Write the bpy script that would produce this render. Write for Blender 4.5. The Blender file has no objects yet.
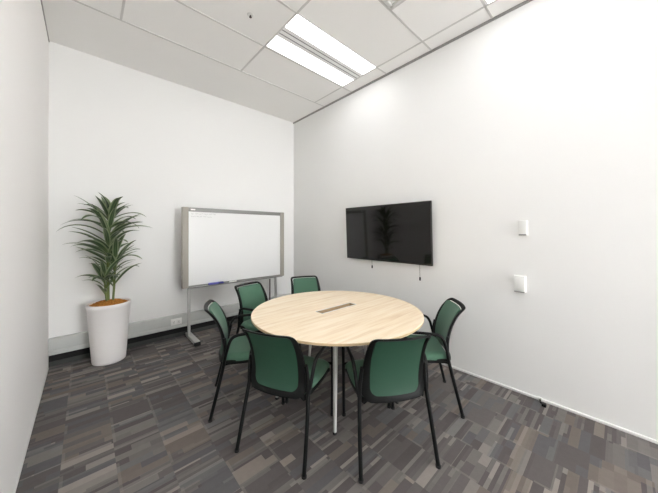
import bpy, bmesh, math, random
from mathutils import Vector, Matrix
PI = math.pi
scn = bpy.context.scene
C = scn.collection
R_ = random.Random(7)

# ------------------------------------------------------------------ room numbers (metres)
XL, XR, YB, YF, ZC = -0.286, 2.846, 4.077, -4.60, 3.449
CAM_Z = 1.4287

# ------------------------------------------------------------------ materials
def s2l(c):
    return tuple(((v/255)/12.92 if v/255 <= .04045 else ((v/255+.055)/1.055)**2.4) for v in c)

def new_mat(name, col, rough=.5, metal=0., spec=.5):
    m = bpy.data.materials.new(name); m.use_nodes = True
    b = m.node_tree.nodes['Principled BSDF']
    b.inputs['Base Color'].default_value = (*col, 1)
    b.inputs['Roughness'].default_value = rough
    b.inputs['Metallic'].default_value = metal
    b.inputs['Specular IOR Level'].default_value = spec
    return m

class NT:
    """small helper for writing node graphs"""
    def __init__(self, m):
        self.t = m.node_tree; self.b = self.t.nodes['Principled BSDF']
    def n(self, typ, **kw):
        nd = self.t.nodes.new(typ)
        for k, v in kw.items(): setattr(nd, k, v)
        return nd
    def l(self, a, b): self.t.links.new(a, b)
    def math(self, op, a, b=None, c=None):
        nd = self.n('ShaderNodeMath', operation=op)
        for i, v in enumerate((a, b, c)):
            if v is None: continue
            if isinstance(v, (int, float)): nd.inputs[i].default_value = v
            else: self.l(v, nd.inputs[i])
        return nd.outputs[0]
    def white(self, x, y, z):
        cb = self.n('ShaderNodeCombineXYZ')
        for i, v in enumerate((x, y, z)):
            if isinstance(v, (int, float)): cb.inputs[i].default_value = v
            else: self.l(v, cb.inputs[i])
        w = self.n('ShaderNodeTexWhiteNoise', noise_dimensions='3D')
        self.l(cb.outputs[0], w.inputs['Vector'])
        return w.outputs['Value']
    def mix(self, f, a, b):
        nd = self.n('ShaderNodeMix', data_type='RGBA')
        if isinstance(f, (int, float)): nd.inputs[0].default_value = f
        else: self.l(f, nd.inputs[0])
        for s, v in ((6, a), (7, b)):
            if isinstance(v, tuple): nd.inputs[s].default_value = (*v[:3], 1)
            else: self.l(v, nd.inputs[s])
        return nd.outputs[2]
    def ramp(self, f, stops, interp='LINEAR'):
        nd = self.n('ShaderNodeValToRGB'); cr = nd.color_ramp; cr.interpolation = interp
        while len(cr.elements) < len(stops): cr.elements.new(.5)
        for e, (p, c) in zip(cr.elements, stops): e.position = p; e.color = (*c[:3], 1)
        self.l(f, nd.inputs[0]); return nd.outputs[0]
    def bump(self, h, strength, dist=.002):
        nd = self.n('ShaderNodeBump'); nd.inputs['Strength'].default_value = strength
        nd.inputs['Distance'].default_value = dist
        self.l(h, nd.inputs['Height']); self.l(nd.outputs[0], self.b.inputs['Normal'])
    def noise(self, vec, scale, detail=2., rough=.5):
        nd = self.n('ShaderNodeTexNoise'); nd.inputs['Scale'].default_value = scale
        nd.inputs['Detail'].default_value = detail; nd.inputs['Roughness'].default_value = rough
        self.l(vec, nd.inputs['Vector']); return nd.outputs['Fac']

def paint(name, col, rough=.6, bump=.05, scale=140):
    m = new_mat(name, col, rough, spec=.3); g = NT(m)
    tc = g.n('ShaderNodeTexCoord')
    h = g.noise(tc.outputs['Object'], scale, 3)
    v = g.noise(tc.outputs['Object'], 1.2, 2)
    g.l(g.mix(v, tuple(c*.985 for c in col), tuple(min(1, c*1.015) for c in col)), g.b.inputs['Base Color'])
    g.bump(h, bump, .001)
    return m

M = {}
M['wall'] = paint('wall_paint', (.838, .838, .826))
M['wall_left'] = paint('partition_paint', (.93, .912, .90))
M['ceiling'] = paint('ceiling_tile', (.87, .862, .845), .9, .25, 260)
M['tee'] = new_mat('tee_shadow_grey', (.60, .59, .575), .5)  # tees coloured grey to carry the shadow lines between tiles
M['shadow_trim'] = new_mat('shadow_line_grey', (.27, .268, .26), .6)
M['left_trim'] = new_mat('thin_grey_trim', (.36, .345, .335), .6)
M['skirt'] = new_mat('white_skirting', (.84, .84, .83), .4)
M['gap_shadow'] = new_mat('shadow_gap_black', (.012, .012, .012), .9)
M['skirt_grey'] = new_mat('dark_grey_skirting', (.055, .058, .055), .8)
M['trunk'] = paint('trunking_grey', (.54, .555, .54), .45, .02)
M['white_plastic'] = new_mat('white_plastic', (.82, .82, .80), .35)
M['grey_slot'] = new_mat('grey_slot', (.18, .18, .18), .5)
M['pot'] = paint('pot_glaze', (.89, .865, .85), .35, .015, 60)
M['blackmetal'] = new_mat('black_powder_coat', (.004, .0045, .0045), .45, 0, .22)
M['blackplastic'] = new_mat('black_plastic', (.004, .0045, .0045), .5, 0, .2)
M['rubber'] = new_mat('black_rubber', (.012, .012, .012), .8)
M['chrome'] = new_mat('silver_metal', (.58, .58, .565), .40, .3)
M['alu'] = new_mat('aluminium', (.24, .24, .23), .45, .2)
M['post'] = new_mat('silver_post', (.50, .50, .485), .4, .3)
M['casing'] = new_mat('beige_casing', (.34, .32, .28), .5)
M['board'] = new_mat('whiteboard_enamel', (.84, .845, .84), .22, 0, .4)
M['bezel'] = new_mat('television_bezel', (.010, .010, .010), .35)
M['screen'] = new_mat('television_screen', (.005, .0045, .004), .05, 0, .5)
M['ink'] = new_mat('faded_ink', (.48, .49, .49), .6)
M['blue'] = new_mat('blue_plastic', (.10, .11, .50), .4)
M['dkblue'] = new_mat('dark_blue_plastic', (.02, .025, .20), .4)
M['stem'] = paint('plant_stem', (.16, .20, .07), .7, .3, 40)
M['cord'] = new_mat('grey_cord', (.16, .15, .14), .6)
M['cable'] = new_mat('brown_cable', (.06, .035, .035), .5)
M['vent'] = new_mat('vent_white', (.72, .72, .70), .5)
M['grey_line'] = new_mat('grey_slot_line', (.22, .22, .22), .6)
M['louvre'] = new_mat('lamp_louvre', (.85, .85, .85), .5)

def lamp(name, strength):
    m = bpy.data.materials.new(name); m.use_nodes = True
    t = m.node_tree; t.nodes.clear()
    o = t.nodes.new('ShaderNodeOutputMaterial'); e = t.nodes.new('ShaderNodeEmission')
    e.inputs[0].default_value = (.985, .99, 1, 1); e.inputs[1].default_value = strength
    t.links.new(e.outputs[0], o.inputs[0]); return m
M['lamp'] = lamp('lit_diffuser', 3.6)

def green_fabric():
    m = new_mat('green_fabric', (.045, .155, .095), .85, 0, .25); g = NT(m)
    tc = g.n('ShaderNodeTexCoord')
    a = g.noise(tc.outputs['Object'], 420, 2)
    b = g.noise(tc.outputs['Object'], 9, 2)
    c = g.mix(a, (.052, .125, .080), (.092, .190, .128))
    g.l(g.mix(g.math('MULTIPLY', b, .25), c, (.08, .17, .115)), g.b.inputs['Base Color'])
    g.bump(a, .35, .0015)
    g.b.inputs['Sheen Weight'].default_value = .15
    return m
M['green'] = green_fabric()
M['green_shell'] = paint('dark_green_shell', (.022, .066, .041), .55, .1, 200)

def wood():
    m = new_mat('pale_ash_laminate', (.74, .58, .38), .42, 0, .35); g = NT(m)
    tc = g.n('ShaderNodeTexCoord')
    mp = g.n('ShaderNodeMapping'); mp.inputs['Scale'].default_value = (1.1, 17, 6)
    g.l(tc.outputs['Object'], mp.inputs['Vector'])
    a = g.noise(mp.outputs[0], 1.6, 5, .62)
    mp2 = g.n('ShaderNodeMapping'); mp2.inputs['Scale'].default_value = (2.2, 90, 20)
    g.l(tc.outputs['Object'], mp2.inputs['Vector'])
    b = g.noise(mp2.outputs[0], 2., 3, .6)
    # broad planks across y, staggered in x
    sx = g.n('ShaderNodeSeparateXYZ'); g.l(tc.outputs['Object'], sx.inputs[0])
    row = g.math('FLOOR', g.math('MULTIPLY', sx.outputs[1], 1/.085))
    off = g.white(row, 3.1, .5)
    colx = g.math('FLOOR', g.math('ADD', g.math('MULTIPLY', sx.outputs[0], 1.6), off))
    pl = g.white(row, colx, 7.7)
    base = g.ramp(a, [(.30, (.72, .54, .35)), (.5, (.89, .74, .54)), (.68, (.97, .87, .71))])
    c = g.mix(g.math('MULTIPLY', b, .35), base, (.76, .58, .38))
    c = g.mix(g.math('MULTIPLY', pl, .30), c, (.94, .83, .66))
    g.l(c, g.b.inputs['Base Color'])
    return m
M['wood'] = wood()
M['wood_edge'] = new_mat('table_edge_band', (.56, .42, .25), .5)

def carpet():
    m = new_mat('carpet_tiles', (.12, .12, .12), .95, 0, .1); g = NT(m)
    tc = g.n('ShaderNodeTexCoord'); sp = g.n('ShaderNodeSeparateXYZ')
    g.l(tc.outputs['Object'], sp.inputs[0]); x, y = sp.outputs[0], sp.outputs[1]
    W = .25
    xs = g.math('DIVIDE', g.math('ADD', x, 20.11), W)
    col = g.math('FLOOR', xs); fx = g.math('FRACT', xs)
    r0 = g.white(col, .3, .7)
    # fine bars
    ys = g.math('ADD', g.math('DIVIDE', y, .022), g.math('MULTIPLY', r0, 11.))
    row = g.math('FLOOR', ys); fy = g.math('FRACT', ys)
    split = g.math('ADD', .12, g.math('MULTIPLY', g.white(col, row, 2.2), 1.5))
    half = g.math('GREATER_THAN', fx, split)
    v1 = g.white(col, row, g.math('ADD', 4.4, half))
    # medium bars
    ym = g.math('ADD', g.math('DIVIDE', y, .052), g.math('MULTIPLY', r0, 5.))
    rowm = g.math('FLOOR', ym)
    splitm = g.math('ADD', .25, g.math('MULTIPLY', g.white(col, rowm, 8.8), 1.1))
    halfm = g.math('GREATER_THAN', fx, splitm)
    v2 = g.white(col, rowm, g.math('ADD', 6.1, halfm))
    # big blocks
    yb = g.math('ADD', g.math('DIVIDE', y, .19), g.math('MULTIPLY', r0, 3.))
    rowb = g.math('FLOOR', yb)
    v3 = g.white(col, rowb, 9.3); sel = g.white(col, rowb, 12.6)
    selm = g.white(col, rowm, 15.2)
    usem = g.math('GREATER_THAN', selm, .50)
    useb = g.math('GREATER_THAN', sel, .91)
    def lerp(f, a, b): return g.math('ADD', a, g.math('MULTIPLY', f, g.math('SUBTRACT', b, a)))
    v = lerp(usem, v1, v2)
    v = lerp(useb, v, g.math('MULTIPLY', v3, .6))
    dark, mid, light = s2l((81, 77, 76)), s2l((99, 95, 93)), s2l((124, 118, 114))
    tone = g.ramp(v, [(0., dark), (.40, s2l((87, 83, 82))), (.62, mid), (.85, s2l((110, 106, 103))), (1., s2l((132, 126, 121)))])
    t1 = g.white(g.math('ADD', col, 31.), g.math('ADD', rowm, halfm), 1.9)
    isblue = g.math('MULTIPLY', g.math('GREATER_THAN', t1, .82), .5)
    isbrown = g.math('MULTIPLY', g.math('LESS_THAN', t1, .16), .38)
    tone = g.mix(isblue, tone, s2l((88, 90, 93)))
    tone = g.mix(isbrown, tone, s2l((124, 112, 102)))
    # pale dashes running along the joints between columns
    edge = g.math('LESS_THAN', fx, .06)
    dash = g.math('GREATER_THAN', g.white(col, g.math('FLOOR', g.math('DIVIDE', y, .11)), 21.), .52)
    tone = g.mix(g.math('MULTIPLY', g.math('MULTIPLY', edge, dash), .26), tone, s2l((132, 126, 121)))
    pile = g.noise(tc.outputs['Object'], 330, 3, .7)
    blot = g.noise(tc.outputs['Object'], 26, 3, .6)
    f = g.math('ADD', .93, g.math('ADD', g.math('MULTIPLY', pile, .30), g.math('MULTIPLY', blot, .22)))
    mul = g.n('ShaderNodeVectorMath', operation='SCALE')
    g.l(tone, mul.inputs[0]); g.l(f, mul.inputs['Scale'])
    g.l(mul.outputs[0], g.b.inputs['Base Color'])
    g.bump(pile, .6, .004)
    return m
M['carpet'] = carpet()

def leaf_mat():
    m = new_mat('dracaena_leaf', (.03, .07, .025), .38, 0, .45); g = NT(m)
    uv = g.n('ShaderNodeUVMap'); sp = g.n('ShaderNodeSeparateXYZ'); g.l(uv.outputs[0], sp.inputs[0])
    d = g.math('ABSOLUTE', g.math('SUBTRACT', sp.outputs[0], .5))
    tc = g.n('ShaderNodeTexCoord'); nz = g.noise(tc.outputs['Object'], 30, 2)
    c = g.ramp(d, [(0., (.13, .18, .085)), (.10, (.038, .075, .030)), (.28, (.050, .095, .042)),
                   (.34, (.27, .33, .19)), (.50, (.38, .44, .27))])
    tip = g.math('MULTIPLY', g.math('GREATER_THAN', sp.outputs[1], .93), .7)
    c = g.mix(tip, c, (.07, .06, .035))
    base = g.math('MULTIPLY', g.math('SUBTRACT', 1., g.math('MINIMUM', g.math('MULTIPLY', sp.outputs[1], 3.6), 1.)), .75)
    c = g.mix(base, c, (.24, .31, .13))
    g.l(g.mix(g.math('MULTIPLY', nz, .25), c, (.04, .08, .03)), g.b.inputs['Base Color'])
    return m
M['leaf'] = leaf_mat()

def bark():
    m = new_mat('orange_bark', (.42, .17, .03), .9, 0, .2); g = NT(m)
    tc = g.n('ShaderNodeTexCoord')
    a = g.noise(tc.outputs['Object'], 60, 4, .7)
    g.l(g.ramp(a, [(.3, (.20, .075, .015)), (.5, (.50, .20, .035)), (.7, (.66, .31, .08))]), g.b.inputs['Base Color'])
    g.bump(a, .9, .012)
    return m
M['bark'] = bark()

# ------------------------------------------------------------------ mesh helpers
class MB:
    def __init__(self): self.bm = bmesh.new(); self.uv = None
    def box(self, x0, x1, y0, y1, z0, z1, bev=0., seg=2):
        r = bmesh.ops.create_cube(self.bm, size=1)
        vs = r['verts']
        for v in vs:
            v.co = Vector((x0+(v.co.x+.5)*(x1-x0), y0+(v.co.y+.5)*(y1-y0), z0+(v.co.z+.5)*(z1-z0)))
        if bev > 0:
            es = {e for v in vs for e in v.link_edges}
            bmesh.ops.bevel(self.bm, geom=list(es), offset=bev, segments=seg, profile=.5, affect='EDGES')
        return self
    def tube(self, pts, r, n=12, closed=False, flat=None, cap=True):
        """sweep; r number or list; flat=(a,b) cross-section half axes scale"""
        pts = [Vector(p) for p in pts]; N = len(pts)
        rr = r if isinstance(r, (list, tuple)) else [r]*N
        T = []
        for i in range(N):
            a = pts[(i-1) % N] if (closed or i > 0) else pts[i]
            b = pts[(i+1) % N] if (closed or i < N-1) else pts[i]
            T.append((b-a).normalized())
        up = Vector((1, 0, 0)) if abs(T[0].x) < .9 else Vector((0, 1, 0))
        nrm = (up-T[0]*up.dot(T[0])).normalized()
        rings = []
        for i in range(N):
            nrm = (nrm-T[i]*nrm.dot(T[i])).normalized(); bi = T[i].cross(nrm)
            fa, fb = flat or (1, 1)
            rings.append([self.bm.verts.new(pts[i]+nrm*math.cos(2*PI*k/n)*rr[i]*fa+bi*math.sin(2*PI*k/n)*rr[i]*fb) for k in range(n)])
        M_ = N if closed else N-1
        for i in range(M_):
            A, B = rings[i], rings[(i+1) % N]
            for k in range(n): self.bm.faces.new((A[k], A[(k+1) % n], B[(k+1) % n], B[k]))
        if cap and not closed:
            self.bm.faces.new(rings[0][::-1]); self.bm.faces.new(rings[-1])
        return self
    def lathe(self, prof, cx=0, cy=0, n=48):
        rings = []
        for r, z in prof:
            if r < 1e-6: rings.append([self.bm.verts.new((cx, cy, z))])
            else: rings.append([self.bm.verts.new((cx+r*math.cos(2*PI*k/n), cy+r*math.sin(2*PI*k/n), z)) for k in range(n)])
        for A, B in zip(rings, rings[1:]):
            for k in range(n):
                k2 = (k+1) % n
                if len(A) == 1 and len(B) == 1: continue
                if len(A) == 1: self.bm.faces.new((A[0], B[k2], B[k]))
                elif len(B) == 1: self.bm.faces.new((A[k], A[k2], B[0]))
                else: self.bm.faces.new((A[k], A[k2], B[k2], B[k]))
        return self
    def sheet(self, f, nu, nv, th_dir=None, th=0.):
        """f(u,v)->Vector ; two-sided slab when th>0"""
        top = [[self.bm.verts.new(f(i/nu, j/nv)) for j in range(nv+1)] for i in range(nu+1)]
        for i in range(nu):
            for j in range(nv): self.bm.faces.new((top[i][j], top[i+1][j], top[i+1][j+1], top[i][j+1]))
        if th:
            d = Vector(th_dir)*th
            bot = [[self.bm.verts.new(top[i][j].co+d) for j in range(nv+1)] for i in range(nu+1)]
            for i in range(nu):
                for j in range(nv): self.bm.faces.new((bot[i][j+1], bot[i+1][j+1], bot[i+1][j], bot[i][j]))
            bd = [(i, 0) for i in range(nu+1)]+[(nu, j) for j in range(1, nv+1)]+[(i, nv) for i in range(nu-1, -1, -1)]+[(0, j) for j in range(nv-1, 0, -1)]
            for a, b in zip(bd, bd[1:]+bd[:1]):
                self.bm.faces.new((top[b[0]][b[1]], top[a[0]][a[1]], bot[a[0]][a[1]], bot[b[0]][b[1]]))
        return self
    def build(self, name, mat, parent=None, loc=None, smooth=True, ang=40):
        bmesh.ops.recalc_face_normals(self.bm, faces=self.bm.faces)
        me = bpy.data.meshes.new(name); self.bm.to_mesh(me); self.bm.free()
        me.materials.append(mat)
        if smooth:
            for p in me.polygons: p.use_smooth = True
            me.set_sharp_from_angle(angle=math.radians(ang))
        o = bpy.data.objects.new(name, me); C.objects.link(o)
        if parent: o.parent = parent
        if loc: o.location = loc
        return o

def thing(name, label, cat, loc=(0, 0, 0), rz=0, group=None):
    o = bpy.data.objects.new(name, None); C.objects.link(o)
    o.location = loc; o.rotation_euler = (0, 0, rz); o.empty_display_size = .1
    o['label'] = label; o['category'] = cat
    if group: o['group'] = group
    return o
def tag(o, label, cat, group=None):
    o['label'] = label; o['category'] = cat
    if group: o['group'] = group
    return o
def struct(o): o['kind'] = 'structure'; return o
def copy_tree(o, parent=None):
    c = o.copy(); C.objects.link(c)
    if parent: c.parent = parent
    for ch in list(o.children): copy_tree(ch, c)
    return c
def spline(pts, n=8):
    """Catmull-Rom through points"""
    P = [Vector(p) for p in pts]; P = [2*P[0]-P[1]]+P+[2*P[-1]-P[-2]]
    out = []
    for i in range(1, len(P)-2):
        for k in range(n):
            t = k/n
            out.append(.5*((2*P[i])+(P[i+1]-P[i-1])*t+(2*P[i-1]-5*P[i]+4*P[i+1]-P[i+2])*t*t+(3*P[i]-P[i-1]-3*P[i+1]+P[i+2])*t**3))
    out.append(P[-2]); return out

# ------------------------------------------------------------------ setting
T = .12
struct(MB().box(XL-T, XR+T, YF-T, YB+T, -.1, 0).build('floor', M['carpet'], smooth=False))
# ceiling slab with openings for the recessed fittings: (x0, y0) of each 1.2 x 0.6 module
FITTINGS = [(1.436, 1.998), (1.436, .198), (.25, .198), (.25, -1.59), (.25, -3.39)]
b = MB(); ycur = YF-T
for yy in sorted({f[1] for f in FITTINGS}):
    b.box(XL-T, XR+T, ycur, yy+.011, ZC, ZC+.1)
    xcur = XL-T
    for xx in sorted(f[0] for f in FITTINGS if f[1] == yy):
        b.box(xcur, xx+.011, yy+.011, yy+.589, ZC, ZC+.1); xcur = xx+1.189
    b.box(xcur, XR+T, yy+.011, yy+.589, ZC, ZC+.1); ycur = yy+.589
b.box(XL-T, XR+T, ycur, YB+T, ZC, ZC+.1)
struct(b.build('ceiling', M['ceiling'], smooth=False))
struct(MB().box(XL-T, XL, YF, YB, 0, ZC).build('wall_left', M['wall_left'], smooth=False))
struct(MB().box(XR, XR+T, YF, YB, 0, ZC).build('wall_right', M['wall'], smooth=False))
struct(MB().box(XL-T, XR+T, YB, YB+T, 0, ZC).build('wall_back', M['wall'], smooth=False))
# unseen front wall behind the camera, opening added to let world fill light in
fw_ = MB()
fw_.box(XL-T, 1.35, YF-T, YF, 0, ZC); fw_.box(XR-.05, XR+T, YF-T, YF, 0, ZC); fw_.box(XL, XR, YF-T, YF, ZC-.10, ZC)
struct(fw_.build('wall_front', M['wall'], smooth=False))
struct(MB().box(XL, XL+.005, YF, YB-.06, 0, .014, .002).build('baseboard_left', M['skirt']))
struct(MB().box(XR-.012, XR, YF, YB-.06, 0, .022, .003).build('baseboard_right', M['skirt']))
struct(MB().box(XL, XR, YB-.008, YB, 0, .050).build('baseboard_back', M['skirt_grey'], smooth=False))
struct(MB().box(XL, XR, YB-.004, YB, .050, .135).build('trim_5', M['gap_shadow'], smooth=False))  # black strip stands in for the shaded gap under the trunking
struct(MB().box(XR-.012, XR, YF, YB, ZC-.024, ZC).build('trim_1', M['shadow_trim'], smooth=False))
struct(MB().box(XL, XL+.008, YF, YB, ZC-.014, ZC).build('trim_2', M['left_trim'], smooth=False))
# cable trunking along the back wall: upper and lower cover with a seam between
b = MB()
b.box(XL, XR, YB-.060, YB, .182, .305, .006)
b.box(XL, XR, YB-.054, YB, .172, .190)
b.box(XL, XR, YB-.062, YB, .132, .176, .006)
struct(b.build('trim_3', M['trunk']))

# ceiling grid: main runners along x, cross tees along y
b = MB(); tw = .009; tz0, tz1 = ZC-.004, ZC+.001
ROWS = [3.21-.6*k for k in range(13)]
for y in ROWS: b.box(XL, XR, y-tw, y+tw, tz0, tz1)
b.box(2.64-tw, 2.64+tw, YF, 3.21, tz0, tz1)
for y0, y1 in zip(ROWS[1:], ROWS): b.box(.25-tw, .25+tw, y0, y1, tz0, tz1)
for y0, y1 in zip(ROWS[1:], ROWS):
    b.box(1.44-tw, 1.44+tw, y0, y1, tz0, tz1)
b.box(2.05-tw, 2.05+tw, .81, 1.41, tz0, tz1)
struct(b.build('trim_4', M['tee'], smooth=False))

# ------------------------------------------------------------------ recessed lights
def make_light(x0, y0, label):
    t = thing('ceiling_light', label, 'ceiling light', (x0+.6, y0+.3, ZC), 0, 'recessed twin panel ceiling lights')
    hx, hy = .588, .288
    f = MB(); zt = .062
    f.box(-hx, hx, -hy, -hy+.010, -.004, zt); f.box(-hx, hx, hy-.010, hy, -.004, zt)
    f.box(-hx, -hx+.010, -hy, hy, -.004, zt); f.box(hx-.010, hx, -hy, hy, -.004, zt)
    f.box(-hx, hx, -hy, hy, zt-.006, zt)
    f.build('frame', M['vent'], t, smooth=False)
    for s in (-1, 1):
        ya, yb = sorted((s*.080, s*.283))
        MB().box(-.586, .586, ya, yb, -.006, .030).build('diffuser', M['lamp'], t, smooth=False)
    sp = MB()
    sp.box(-hx+.011, hx-.011, -.079, .079, .012, .040)
    for yy in (-.055, 0, .055): sp.box(-.590, .590, yy-.023, yy+.023, -.006, .014)
    lv = sp.build('louvre', M['louvre'], t, smooth=False)
    for yy in (-.0275, .0275): MB().box(-.588, .588, yy-.0055, yy+.0055, -.0065, -.004).build('slot', M['grey_line'], lv, smooth=False)
make_light(1.436, 1.998, 'bright recessed twin panel ceiling light above the round table, fully in view')
make_light(1.436, .198, 'recessed ceiling light of which only a tip shows at top edge near right wall')

for fx, fy in FITTINGS[2:]:  # added lights out of view, there to even out the brightness
    make_light(fx, fy, 'unseen recessed ceiling light added as fill, out of view')

# ceiling air vent whose corner peeks in at the top edge
t = thing('ceiling_vent', 'square white ceiling air vent, one corner showing at top edge of picture', 'air vent', (1.745, 1.105, ZC))
f = MB(); h = .285
for a in ((-h, h, -h, -h+.03), (-h, h, h-.03, h), (-h, -h+.03, -h, h), (h-.03, h, -h, h)): f.box(*a, -.016, 0, .003)
f.build('frame', M['vent'], t)
MB().box(-.225, .225, -.225, .225, -.022, 0, .008).build('face_plate', M['vent'], t)

# sprinkler
t = thing('ceiling_sprinkler', 'tiny dark sprinkler head in a white ring on the ceiling', 'sprinkler', (1.135, 2.321, ZC))
MB().lathe([(0, -.004), (.026, -.004), (.030, 0)], n=24).build('ring', M['vent'], t)
MB().lathe([(0, -.022), (.012, -.022), (.012, -.019), (.005, -.018), (.006, -.004), (0, -.004)], n=16).build('head', M['cable'], t)

# ------------------------------------------------------------------ chairs
PROF = [(.36, .050), (.40, .078), (.44, .097), (.51, .105), (.58, .098), (.66, .078), (.71, .057), (.75, .035), (.785, .008), (.815, -.022), (.85, -.060)]
def prof(z):
    for (za, ya), (zb, yb) in zip(PROF, PROF[1:]):
        if za <= z <= zb:
            i = PROF.index((za, ya))
            p0 = PROF[max(i-1, 0)]; p3 = PROF[min(i+2, len(PROF)-1)]
            t = (z-za)/(zb-za)
            m1 = (yb-p0[1])/max(1e-6, zb-p0[0])*(zb-za); m2 = (p3[1]-ya)/max(1e-6, p3[0]-za)*(zb-za)
            return (2*t**3-3*t*t+1)*ya+(t**3-2*t*t+t)*m1+(-2*t**3+3*t*t)*yb+(t**3-t*t)*m2
    return PROF[0][1] if z < PROF[0][0] else PROF[-1][1]
def pad_surf(x, z):
    y = prof(z) if z < .70 else prof(.70)+(z-.70)*-.42-(z-.70)**2*1.2
    return Vector((x, y-.034*(1-min(1, (x/.205)**2)), z))
def back_surf(x, z): return Vector((x, prof(z)-.034*(1-min(1, (x/.205)**2)), z))
def rrect(z0, z1, w0, w1, r0, r1, n=10, side=14):
    """rounded trapezoid loop in x,z: bottom z0 half width w0 radius r0; top z1 w1 r1 (counter-clockwise)"""
    pts = []
    def arc(cx, cz, r, a0, a1):
        for k in range(n+1):
            a = math.radians(a0+(a1-a0)*k/n); pts.append((cx+r*math.cos(a), cz+r*math.sin(a)))
    def line(p, q, m):
        for k in range(1, m): pts.append((p[0]+(q[0]-p[0])*k/m, p[1]+(q[1]-p[1])*k/m))
    arc(w0-r0, z0+r0, r0, 270, 360); line((w0, z0+r0), (w1, z1-r1), side)
    arc(w1-r1, z1-r1, r1, 0, 90); line((w1-r1, z1), (-w1+r1, z1), side)
    arc(-w1+r1, z1-r1, r1, 90, 180); line((-w1, z1-r1), (-w0, z0+r0), side)
    arc(-w0+r0, z0+r0, r0, 180, 270); line((-w0+r0, z0), (w0-r0, z0), side)
    return pts

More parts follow.
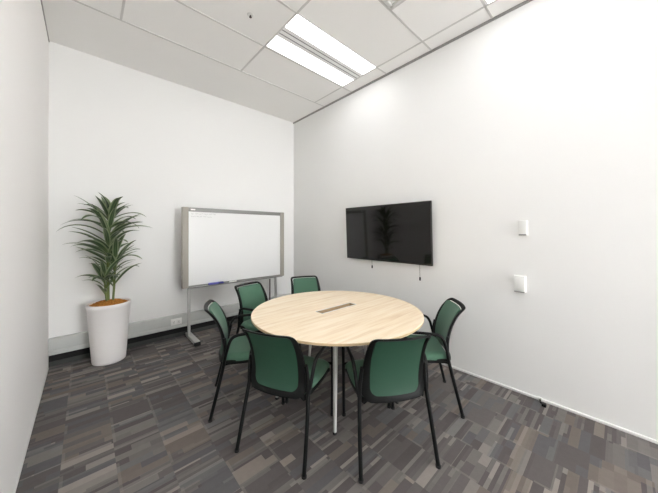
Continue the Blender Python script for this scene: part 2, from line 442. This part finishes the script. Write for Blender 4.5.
def make_chair():
    t = thing('meeting_chair', 'x', 'chair', group='green chairs around the round table')
    # seat: padded, waterfall front
    def seat_outline(v):            # v 0 rear .. 1 front -> half width
        return .205+.012*math.sin(PI*min(1, v*1.1)) if v < .86 else .205+.01-.07*((v-.86)/.14)**2.2
    def seat_top(u, v):
        w = seat_outline(v)*(1 if .02 < v else .93); x = (2*u-1)*w; y = .098+v*.422
        e = (2*u-1)**2
        z = .462+.006*(1-e)-.010*math.sin(PI*v)*(1-e)-.020*max(0, e-.72)/.28-.028*max(0, (v-.82)/.18)**2-.012*max(0, (.08-v)/.08)
        return Vector((x, y, z))
    MB().sheet(seat_top, 22, 24, (0, 0, -1), .036).build('seat', M['green'], t, ang=60)
    def shell(u, v):
        p = seat_top(u, v); return Vector((p.x*1.025, .085+(p.y-.098)*1.03, p.z-.033))
    sh = MB().sheet(shell, 20, 22, (0, 0, -1), .016)
    for s in (-1, 1):
        sh.tube([(s*.212, .10, .418), (s*.200, .20, .414), (s*.170, .46, .412)], .011, 10)
        sh.tube([(s*.10, .505, .412), (s*.212, .538, .412)], .010, 10)
    sh.tube([(-.17, .40, .408), (.17, .40, .408)], .010, 10)
    sh.build('seat_frame', M['blackplastic'], t, ang=50)
    # back frame: curved ring, handle bar at top, wide lip at bottom
    out = rrect(.400, .825, .213, .188, .060, .034); inn = rrect(.434, .808, .160, .164, .045, .018)
    n = len(out); fr = MB(); bm = fr.bm
    def pt(p, dy): q = back_surf(*p); return bm.verts.new((q.x, q.y+dy, q.z))
    mid = [((a[0]+b_[0])/2, (a[1]+b_[1])/2) for a, b_ in zip(out, inn)]
    loops = [[pt(p, -.004) for p in out], [pt(p, -.014) for p in mid], [pt(p, -.009) for p in inn],
             [pt(p, .009) for p in inn], [pt(p, .013) for p in mid], [pt(p, .006) for p in out]]
    for i in range(n):
        j = (i+1) % n
        for a, b_ in zip(loops, loops[1:]+loops[:1]): bm.faces.new((a[i], a[j], b_[j], b_[i]))
    fr.build('backrest_frame', M['blackplastic'], t, ang=50)
    # green panel set in the frame, gap below handle bar
    pan = rrect(.424, .805, .172, .158, .045, .022); zc = .62
    bk = MB(); bm = bk.bm; rings = []
    for k in range(9):
        f = 1-k/9
        rings.append([bm.verts.new(pad_surf(p[0]*f, zc+(p[1]-zc)*f)+Vector((0, .010+.006*(1-f**4), 0))) for p in pan])
    cen = bm.verts.new(pad_surf(0, zc)+Vector((0, .016, 0)))
    back = [bm.verts.new(v.co+Vector((0, -.0125, 0))) for v in rings[0]]
    m = len(pan)
    for i in range(m):
        j = (i+1) % m
        for A, B in zip(rings, rings[1:]): bm.faces.new((A[i], A[j], B[j], B[i]))
        bm.faces.new((rings[-1][i], rings[-1][j], cen))
        bm.faces.new((rings[0][j], rings[0][i], back[i], back[j]))
    bk.build('backrest', M['green'], t, ang=50)
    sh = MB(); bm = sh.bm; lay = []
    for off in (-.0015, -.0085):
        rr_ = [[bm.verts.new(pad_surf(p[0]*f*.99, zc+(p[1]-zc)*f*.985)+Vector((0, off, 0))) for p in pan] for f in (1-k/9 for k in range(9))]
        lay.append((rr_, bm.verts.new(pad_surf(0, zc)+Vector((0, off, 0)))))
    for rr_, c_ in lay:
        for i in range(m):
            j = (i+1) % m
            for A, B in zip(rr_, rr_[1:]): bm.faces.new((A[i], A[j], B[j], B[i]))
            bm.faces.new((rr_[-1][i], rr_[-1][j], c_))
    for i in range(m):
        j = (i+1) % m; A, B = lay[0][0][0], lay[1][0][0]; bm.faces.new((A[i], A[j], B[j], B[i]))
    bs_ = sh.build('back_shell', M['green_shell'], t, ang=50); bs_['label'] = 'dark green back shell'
    for s in (-1, 1):
        rl = MB().tube(spline([(s*.245, .0, .012), (s*.234, .058, .25), (s*.222, .098, .43), (s*.214, .104, .53), (s*.206, .096, .60)], 6), .0128, 12).build('leg', M['blackmetal'], t)
        MB().lathe([(0, 0), (.015, 0), (.016, .014), (0, .016)], s*.245, 0, 16).build('foot_glide', M['rubber'], rl)
        fl = MB().tube(spline([(s*.216, .528, .606), (s*.212, .537, .45), (s*.204, .552, .012)], 8), .0120, 12).build('leg', M['blackmetal'], t)
        MB().lathe([(0, 0), (.0145, 0), (.0155, .014), (0, .016)], s*.204, .552, 16).build('foot_glide', M['rubber'], fl)
        MB().tube(spline([(s*.226, .097, .425), (s*.236, .114, .50), (s*.243, .140, .585), (s*.245, .180, .622), (s*.242, .26, .630),
                          (s*.229, .41, .631), (s*.220, .490, .628), (s*.217, .521, .612), (s*.216, .529, .59)], 6), .0115, 12).build('armrest', M['blackplastic'], t)
    return t
def place(c, x, y, n, label):
    c.location = (x, y, 0); c.rotation_euler = (0, 0, math.atan2(n[1], n[0])-PI/2); c['label'] = label
proto = make_chair()
CH = [(.833, 1.4587, (.904, .428), 'green chair with black frame at front left of table, its back to the viewer'),
      (1.3708, .870, (.521, .854), 'green chair with black frame at front right of table, its back to the viewer'),
      (.7962, 2.3035, (.908, -.418), 'green chair side-on at left end of round table, nearest the plant'),
      (2.3295, .9676, (-.634, .774), 'green chair side-on at right end of table, close to the right wall'),
      (1.4021, 2.9001, (.255, -.967), 'green chair behind the table standing before the whiteboard'),
      (2.175, 2.860, (-.370, -.929), 'green chair at the far side of table in front of the room corner')]
for i, (x, y, n, lab) in enumerate(CH):
    place(proto if i == 0 else copy_tree(proto), x, y, n, lab)

# ------------------------------------------------------------------ table
TX, TY, TR, TZ = 1.682, 1.7315, .7465, .730
t = thing('round_table', 'large round meeting table with pale wood top and silver legs', 'table', (TX, TY, 0))
b = MB(); bm = b.bm
N = 128; hx0, hx1, hy0, hy1 = -.195, .245, -.022, .068       # cable slot in the top
hcx, hcy = (hx0+hx1)/2, (hy0+hy1)/2
def hole_pt(a):
    c, s = math.cos(a), math.sin(a)
    k = min(((hx1-hx0)/2)/abs(c) if abs(c) > 1e-9 else 9e9, ((hy1-hy0)/2)/abs(s) if abs(s) > 1e-9 else 9e9)
    return (hcx+k*c, hcy+k*s)
angs = sorted({2*PI*k/N for k in range(N)} | {math.atan2(sy*(hy1-hy0), sx*(hx1-hx0)) % (2*PI) for sx in (-1, 1) for sy in (-1, 1)})
def ring(pts, z): return [bm.verts.new((p[0], p[1], z)) for p in pts]
# outer points along same angles (table is centred at 0)
def circ(r): return [(r*math.cos(a), r*math.sin(a)) for a in angs]
hp = [hole_pt(a) for a in angs]
th = .021
loops = [ring(hp, TZ-th), ring(hp, TZ), ring(circ(TR-.003), TZ), ring(circ(TR), TZ-.003), ring(circ(TR), TZ-th+.003), ring(circ(TR-.003), TZ-th)]
for A, B in zip(loops, loops[1:]+loops[:1]):
    for i in range(len(angs)):
        j = (i+1) % len(angs); bm.faces.new((A[i], A[j], B[j], B[i]))
top = b.build('tabletop', M['wood'], t, ang=30)
top.data.materials.append(M['wood_edge'])
for p in top.data.polygons:
    if abs(p.normal.z) < .5: p.material_index = 1
# slot trim and tray under it
b = MB(); w = .005; z0, z1 = TZ-.004, TZ+.0015
b.box(hx0, hx1, hy0-.004, hy0+w, z0, z1); b.box(hx0, hx1, hy1-w*.5, hy1, z0, z1)
b.box(hx0, hx0+w, hy0, hy1, z0, z1); b.box(hx1-w, hx1, hy0, hy1, z0, z1)
b.build('slot_trim', M['white_plastic'], t, smooth=False)
b = MB(); a = .012; zt, zb = TZ-th, TZ-.12
b.box(hx0-a, hx1+a, hy0-a, hy1+a, zb-.004, zb)
b.box(hx0-a, hx1+a, hy0-a, hy0-a+.004, zb, zt); b.box(hx0-a, hx1+a, hy1+a-.004, hy1+a, zb, zt)
b.box(hx0-a, hx0-a+.004, hy0-a, hy1+a, zb, zt); b.box(hx1+a-.004, hx1+a, hy0-a, hy1+a, zb, zt)
b.build('cable_tray', M['wood_edge'], t, smooth=False)
for k in range(5):
    a = math.radians(224.46+72*k); c, s = math.cos(a), math.sin(a)
    fs = [0, .25, .5, .75, 1.]
    leg = MB().tube([((.40+.134*f)*c, (.40+.134*f)*s, .690+(.014-.690)*f) for f in fs], [.0205, .019, .017, .0145, .0125], 14).build('leg', M['chrome'], t)
    MB().lathe([(0, 0), (.0145, 0), (.0155, .010), (.0115, .018), (0, .018)], .534*c, .534*s, 16).build('foot_glide', M['rubber'], leg)
    br = MB(); br.lathe([(0, .672), (.034, .672), (.040, .690), (.040, TZ-th), (0, TZ-th)], .40*c, .40*s, 20)
    br.tube([(.40*c, .40*s, .692), (.12*c, .12*s, .692)], .010, 10)
    br.build('leg_bracket', M['blackmetal'], leg)

# ------------------------------------------------------------------ television
TVX = XR
t = thing('television', 'large wall-mounted flat television with black switched-off screen', 'television', (XR, 2.018, 1.055))
hw, hh = .640, .717
bd = MB().box(-.056, -.030, -hw, hw, 0, hh, .004).build('body', M['bezel'], t)
sc_ = MB().box(-.0575, -.052, -hw+.010, hw-.010, .016, hh-.010).build('screen', M['screen'], t, smooth=False)
for o_ in (bd, sc_): o_.rotation_euler = (0, math.radians(-2.5), 0)
b = MB(); b.box(-.036, -.018, -.42, .42, .10, .16, .004); b.box(-.020, 0, -.30, .30, .24, .30); b.box(-.020, 0, -.30, .30, .48, .54)
for yy in (-.22, .22): b.box(-.036, -.008, yy-.015, yy+.015, .02, .60)
b.build('wall_bracket', M['blackmetal'], t)
for yy, zz in ((-.475, -.150), (.215, -.078)):
    pc = MB().tube([(-.020, yy, .11), (-.018, yy+.002, zz*.5), (-.016, yy, zz)], .0022, 6).build('pull_cord', M['cord'], t)
    MB().box(-.022, -.010, yy-.008, yy+.008, zz-.035, zz+.004, .003).build('toggle', M['blackplastic'], pc)

# ------------------------------------------------------------------ wall controls on the right wall, cable end
def wall_control(y0, y1, z0, z1, d, label):
    yc = (y0+y1)/2; hw = (y1-y0)/2; H = z1-z0
    t = thing('wall_control', label, 'wall control', (XR, yc, z0), 0, 'white control boxes on the right wall')
    MB().box(-.010, 0, -hw-.004, hw+.004, 0, H, .003).build('back_plate', M['white_plastic'], t)
    MB().box(-d, -.006, -hw, hw, .006, H-.002, .005).build('cover', M['white_plastic'], t)
    MB().box(-d-.001, -.012, -hw+.004, hw-.004, .004, .014).build('lower_shadow', M['grey_slot'], t, smooth=False)  # grey strip painted in as the shadow at the lower edge
wall_control(.540, .602, 1.393, 1.530, .026, 'upper of the two small white control boxes on right wall')
wall_control(.552, .634, .892, 1.042, .034, 'lower and wider of the two small white control boxes on right wall')
b = MB().tube(spline([(.002, .0, .013), (-.022, -.005, .012), (-.045, -.012, .011), (-.060, -.030, .011)], 6), .0075, 10)
t = thing('cable_stub', 'short black cable end at the foot of the right wall', 'cable', (XR-.010, .452, 0))
b.build('cable', M['blackplastic'], t)
MB().box(-.085, -.055, -.052, -.022, 0, .022, .004).build('plug', M['blackplastic'], t)
MB().box(-.012, -.002, -.014, .014, .004, .034, .003).build('wall_clip', M['white_plastic'], t)

# double power outlet on the trunking
t = thing('power_outlet', 'white double power outlet on the grey trunking left of whiteboard foot', 'power outlet', (.900, YB-.060, .225))
MB().box(-.066, .066, -.012, 0, -.042, .042, .004).build('plate', M['white_plastic'], t)
for s in (-1, 1):
    f = MB().box(s*.031-.022, s*.031+.022, -.0145, -.011, -.028, .026, .002).build('socket', M['white_plastic'], t)
    k = MB()
    for dx in (-.008, .008): k.box(s*.031+dx-.002, s*.031+dx+.002, -.0155, -.013, -.004, .010)
    k.box(s*.031-.002, s*.031+.002, -.0155, -.013, -.020, -.009)
    k.build('pin_hole', M['grey_slot'], f, smooth=False)

# ------------------------------------------------------------------ mobile whiteboard
BX0, BX1, BZ0, BZ1, BY = .922, 2.462, .690, 1.752, 3.800
t = thing('mobile_whiteboard', 'grey-framed whiteboard on a silver stand before the back wall', 'whiteboard', ((BX0+BX1)/2, BY, 0))
w = (BX1-BX0)/2
for s in (-1, 1):
    a, c = sorted((s*w, s*(w-.074)))
    MB().box(a, c, -.002, .055, BZ0+.002, BZ1, .006).build('side_casing', M['casing'], t)
MB().box(-w+.070, w-.070, .004, .050, BZ1-.056, BZ1-.002, .004).build('top_rail', M['alu'], t)
MB().box(-w+.070, w-.070, .004, .050, BZ0-.004, BZ0+.030, .004).build('bottom_rail', M['alu'], t)
pn = MB().box(-w+.072, w-.072, .010, .045, BZ0+.026, BZ1-.042).build('panel', M['board'], t, smooth=False)
hb = MB()
rr = random.Random(3)
for row, (z, x0, x1) in enumerate(((BZ1-.085, -w+.105, -w+.40), (BZ1-.120, -w+.105, -w+.31))):
    x = x0
    while x < x1:
        L = rr.uniform(.025, .06); pts = []
        for k in range(9):
            pts.append((x+L*k/8, .0095, z+rr.uniform(-.008, .008)))
        hb.tube(pts, .0022, 5); x += L+rr.uniform(.008, .018)
hb.build('handwriting', M['ink'], pn)
MB().box(-w+.10, -w+.155, .002, .006, BZ1-.038, BZ1-.020).build('maker_plate', M['white_plastic'], t, smooth=False)
tr = MB(); tr.box(-w+.075, w-.075, -.060, .006, BZ0+.004, BZ0+.010, .002); tr.box(-w+.075, w-.075, -.063, -.057, BZ0+.004, BZ0+.018, .002)
tr.build('pen_tray', M['alu'], t)
st = MB().box(-w+.09, w-.09, .045, .075, BZ0-.010, BZ0+.016, .004); st.build('crossbar', M['alu'], t)
for px in (-.678, .640):
    p = MB().box(px-.016, px+.016, .040, .072, .045, BZ0+.30, .004).build('post', M['post'], t)
    ft = MB()
    px += .022 if px < 0 else -.022
    ft.box(px-.034, px+.034, -.240, .200, .014, .056, .008); ft.build('foot', M['chrome'], t)
    for yy in (-.240, .178):
        MB().box(px-.036, px+.036, yy-.008, yy+.030, 0, .050, .008).build('end_cap', M['rubber'], t)
MB().tube(spline([(.535, .060, BZ0-.03), (.536, .062, .45), (.533, .065, .20), (.54, .10, .012), (.60, .15, .008)], 8), .009, 8).build('power_cable', M['cable'], t)
# pens on the tray
def pen(x, L, label, body, cap, r):
    t = thing('marker_pen', label, 'marker pen', (x, BY-.030, BZ0+.0115+r))
    MB().tube([(-L/2, 0, 0), (-L/2+.006, 0, 0), (L*.16, 0, 0)], [r*.7, r*.95, r*.95], 12).build('barrel', body, t)
    MB().tube([(L*.155, 0, 0), (L/2-.006, 0, 0), (L/2, 0, 0)], [r, r, r*.7], 12).build('cap', cap, t)
pen(1.335, .205, 'thick blue marker lying on the whiteboard pen tray', M['blue'], M['dkblue'], .016)
pen(1.600, .165, 'white marker lying on the whiteboard pen tray right of the blue one', M['white_plastic'], M['grey_slot'], .010)

# ------------------------------------------------------------------ potted plant
PX, PY = .197, 3.838
t = thing('potted_plant', 'tall green striped-leaf plant in a white tapered pot in left corner', 'plant', (PX, PY, 0))
MB().lathe([(0, 0), (.136, 0), (.146, .006), (.150, .020), (.172, .34), (.1885, .60), (.1935, .606), (.1955, .640), (.192, .646), (.182, .646), (.176, .636), (.172, .56), (.10, .54), (0, .54)], n=64).build('pot', M['pot'], t, ang=50)
b = MB(); bm = b.bm; rr = random.Random(5); rings = []
for k in range(9):
    r = .179*(1-k/9); n = 40
    rings.append([bm.verts.new((r*math.cos(2*PI*i/n), r*math.sin(2*PI*i/n), .622+.046*(1-(r/.179)**2)+(rr.uniform(-.006, .008) if k else 0))) for i in range(n)])
cv = bm.verts.new((0, 0, .672))
for A, B in zip(rings, rings[1:]):
    for i in range(40): bm.faces.new((A[i], A[(i+1) % 40], B[(i+1) % 40], B[i]))
for i in range(40): bm.faces.new((rings[-1][i], rings[-1][(i+1) % 40], cv))
b.build('bark_mulch', M['bark'], t)
s1 = spline([(-.01, .0, .62), (-.012, -.01, .95), (-.004, -.005, 1.30), (.004, 0, 1.60)], 8)
s2 = spline([(.03, -.015, .62), (.042, -.02, .85), (.05, -.022, 1.14)], 8)
s3 = spline([(-.02, -.03, .62), (-.035, -.035, .80), (-.04, -.04, .95)], 8)
MB().tube(s1, [.016-.006*i/(len(s1)-1) for i in range(len(s1))], 10).tube(s2, .011, 8).tube(s3, .009, 8).build('stem', M['stem'], t)
def stem_at(S, f):
    i = min(int(f*(len(S)-1)), len(S)-2); k = f*(len(S)-1)-i
    return S[i].lerp(S[i+1], k)
b = MB(); bm = b.bm; uvl = bm.loops.layers.uv.new('UVMap'); rr = random.Random(21)
def leaf(base, az, L, el, droop, W):
    d = Vector((math.cos(az), math.sin(az), 0)); sd = Vector((-math.sin(az), math.cos(az), 0))
    n = 12; p = Vector(base); e = el; P = []; roll = rr.uniform(-.35, .35)
    for i in range(n+1):
        P.append((p.copy(), e))
        st = L/n; p = p+d*math.cos(e)*st+Vector((0, 0, math.sin(e)*st))
        e -= droop/n*(.35+1.5*i/n)
    for q, _ in P:                                       # keep clear of the two walls
        if PX+q.x < XL+.015 or PY+q.y > YB-.012: return False
    rows = []
    for i, (q, e) in enumerate(P):
        f = i/n; ww = W*(.42+.58*min(1, f/.30)**.8)*(1 if f < .5 else max(.0, 1-((f-.5)/.5)**1.9))*.5+.0006
        up = (Vector((0, 0, 1))*math.cos(e)-d*math.sin(e)); sr = sd*math.cos(roll)+up*math.sin(roll)
        rows.append([bm.verts.new(q+sr*ww*k+up*abs(k)*ww*.32) for k in (-1, -.5, 0, .5, 1)])
    for i in range(n):
        for k in range(4):
            fc = bm.faces.new((rows[i][k], rows[i+1][k], rows[i+1][k+1], rows[i][k+1]))
            for lp, (uu, vv) in zip(fc.loops, ((k/4, i/n), (k/4, (i+1)/n), ((k+1)/4, (i+1)/n), ((k+1)/4, i/n))): lp[uvl].uv = (uu, vv)
    return True
GA = 2.39996
def whorl(S, f0, f1, count, L, el, dr, W):
    a = rr.uniform(0, 6)
    for i in range(count):
        f = f0+(f1-f0)*i/max(1, count-1)
        for tr_ in range(14):
            az = a+GA*i+(rr.uniform(-.3, .3) if tr_ == 0 else rr.uniform(-PI, PI))
            LL = rr.uniform(*L)*(1 if tr_ < 8 else .72)
            if leaf(stem_at(S, f), az, LL, math.radians(rr.uniform(*el)), math.radians(rr.uniform(*dr)), W*rr.uniform(.85, 1.15)): break
whorl(s1, .92, 1.0, 12, (.20, .34), (45, 86), (20, 80), .058)
whorl(s1, .72, .94, 19, (.32, .48), (25, 70), (35, 100), .056)
whorl(s1, .52, .72, 13, (.36, .50), (18, 66), (25, 95), .056)
whorl(s1, .36, .52, 6, (.30, .42), (25, 65), (50, 100), .050)
whorl(s2, .75, 1.0, 13, (.28, .44), (18, 80), (15, 75), .054)
whorl(s2, .40, .75, 7, (.26, .38), (25, 60), (35, 85), .048)
whorl(s3, .70, 1.0, 12, (.28, .44), (18, 76), (20, 80), .050)
whorl(s3, .30, .70, 6, (.20, .30), (35, 65), (40, 80), .040)
b.build('foliage', M['leaf'], t, ang=80)

# ------------------------------------------------------------------ camera and view
cam = bpy.data.cameras.new('camera'); co = bpy.data.objects.new('camera', cam); C.objects.link(co)
cam.sensor_width = 36; cam.lens = 36*265.92/658; cam.shift_y = -(246.5-231.81)/658
cam.clip_start = .02
co.location = (0, 0, CAM_Z); co.rotation_euler = (PI/2, 0, -.7419)
scn.camera = co
w = bpy.data.worlds.new('world'); scn.world = w; w.use_nodes = True
w.node_tree.nodes['Background'].inputs[0].default_value = (.985, .99, 1, 1)
w.node_tree.nodes['Background'].inputs[1].default_value = 9.6  # tuned as fill, reaching the room through the added front opening
vs = scn.view_settings
vs.view_transform = 'Standard'; vs.look = 'None'; vs.exposure = .68; vs.gamma = 1; vs.use_curve_mapping = False
cy = scn.cycles
cy.max_bounces = 12; cy.diffuse_bounces = 8; cy.glossy_bounces = 4
cy.use_denoising = True
try: cy.denoiser = 'OPENIMAGEDENOISE'
except Exception: pass
cy.sample_clamp_indirect = 6
cy.caustics_reflective = False; cy.caustics_refractive = False
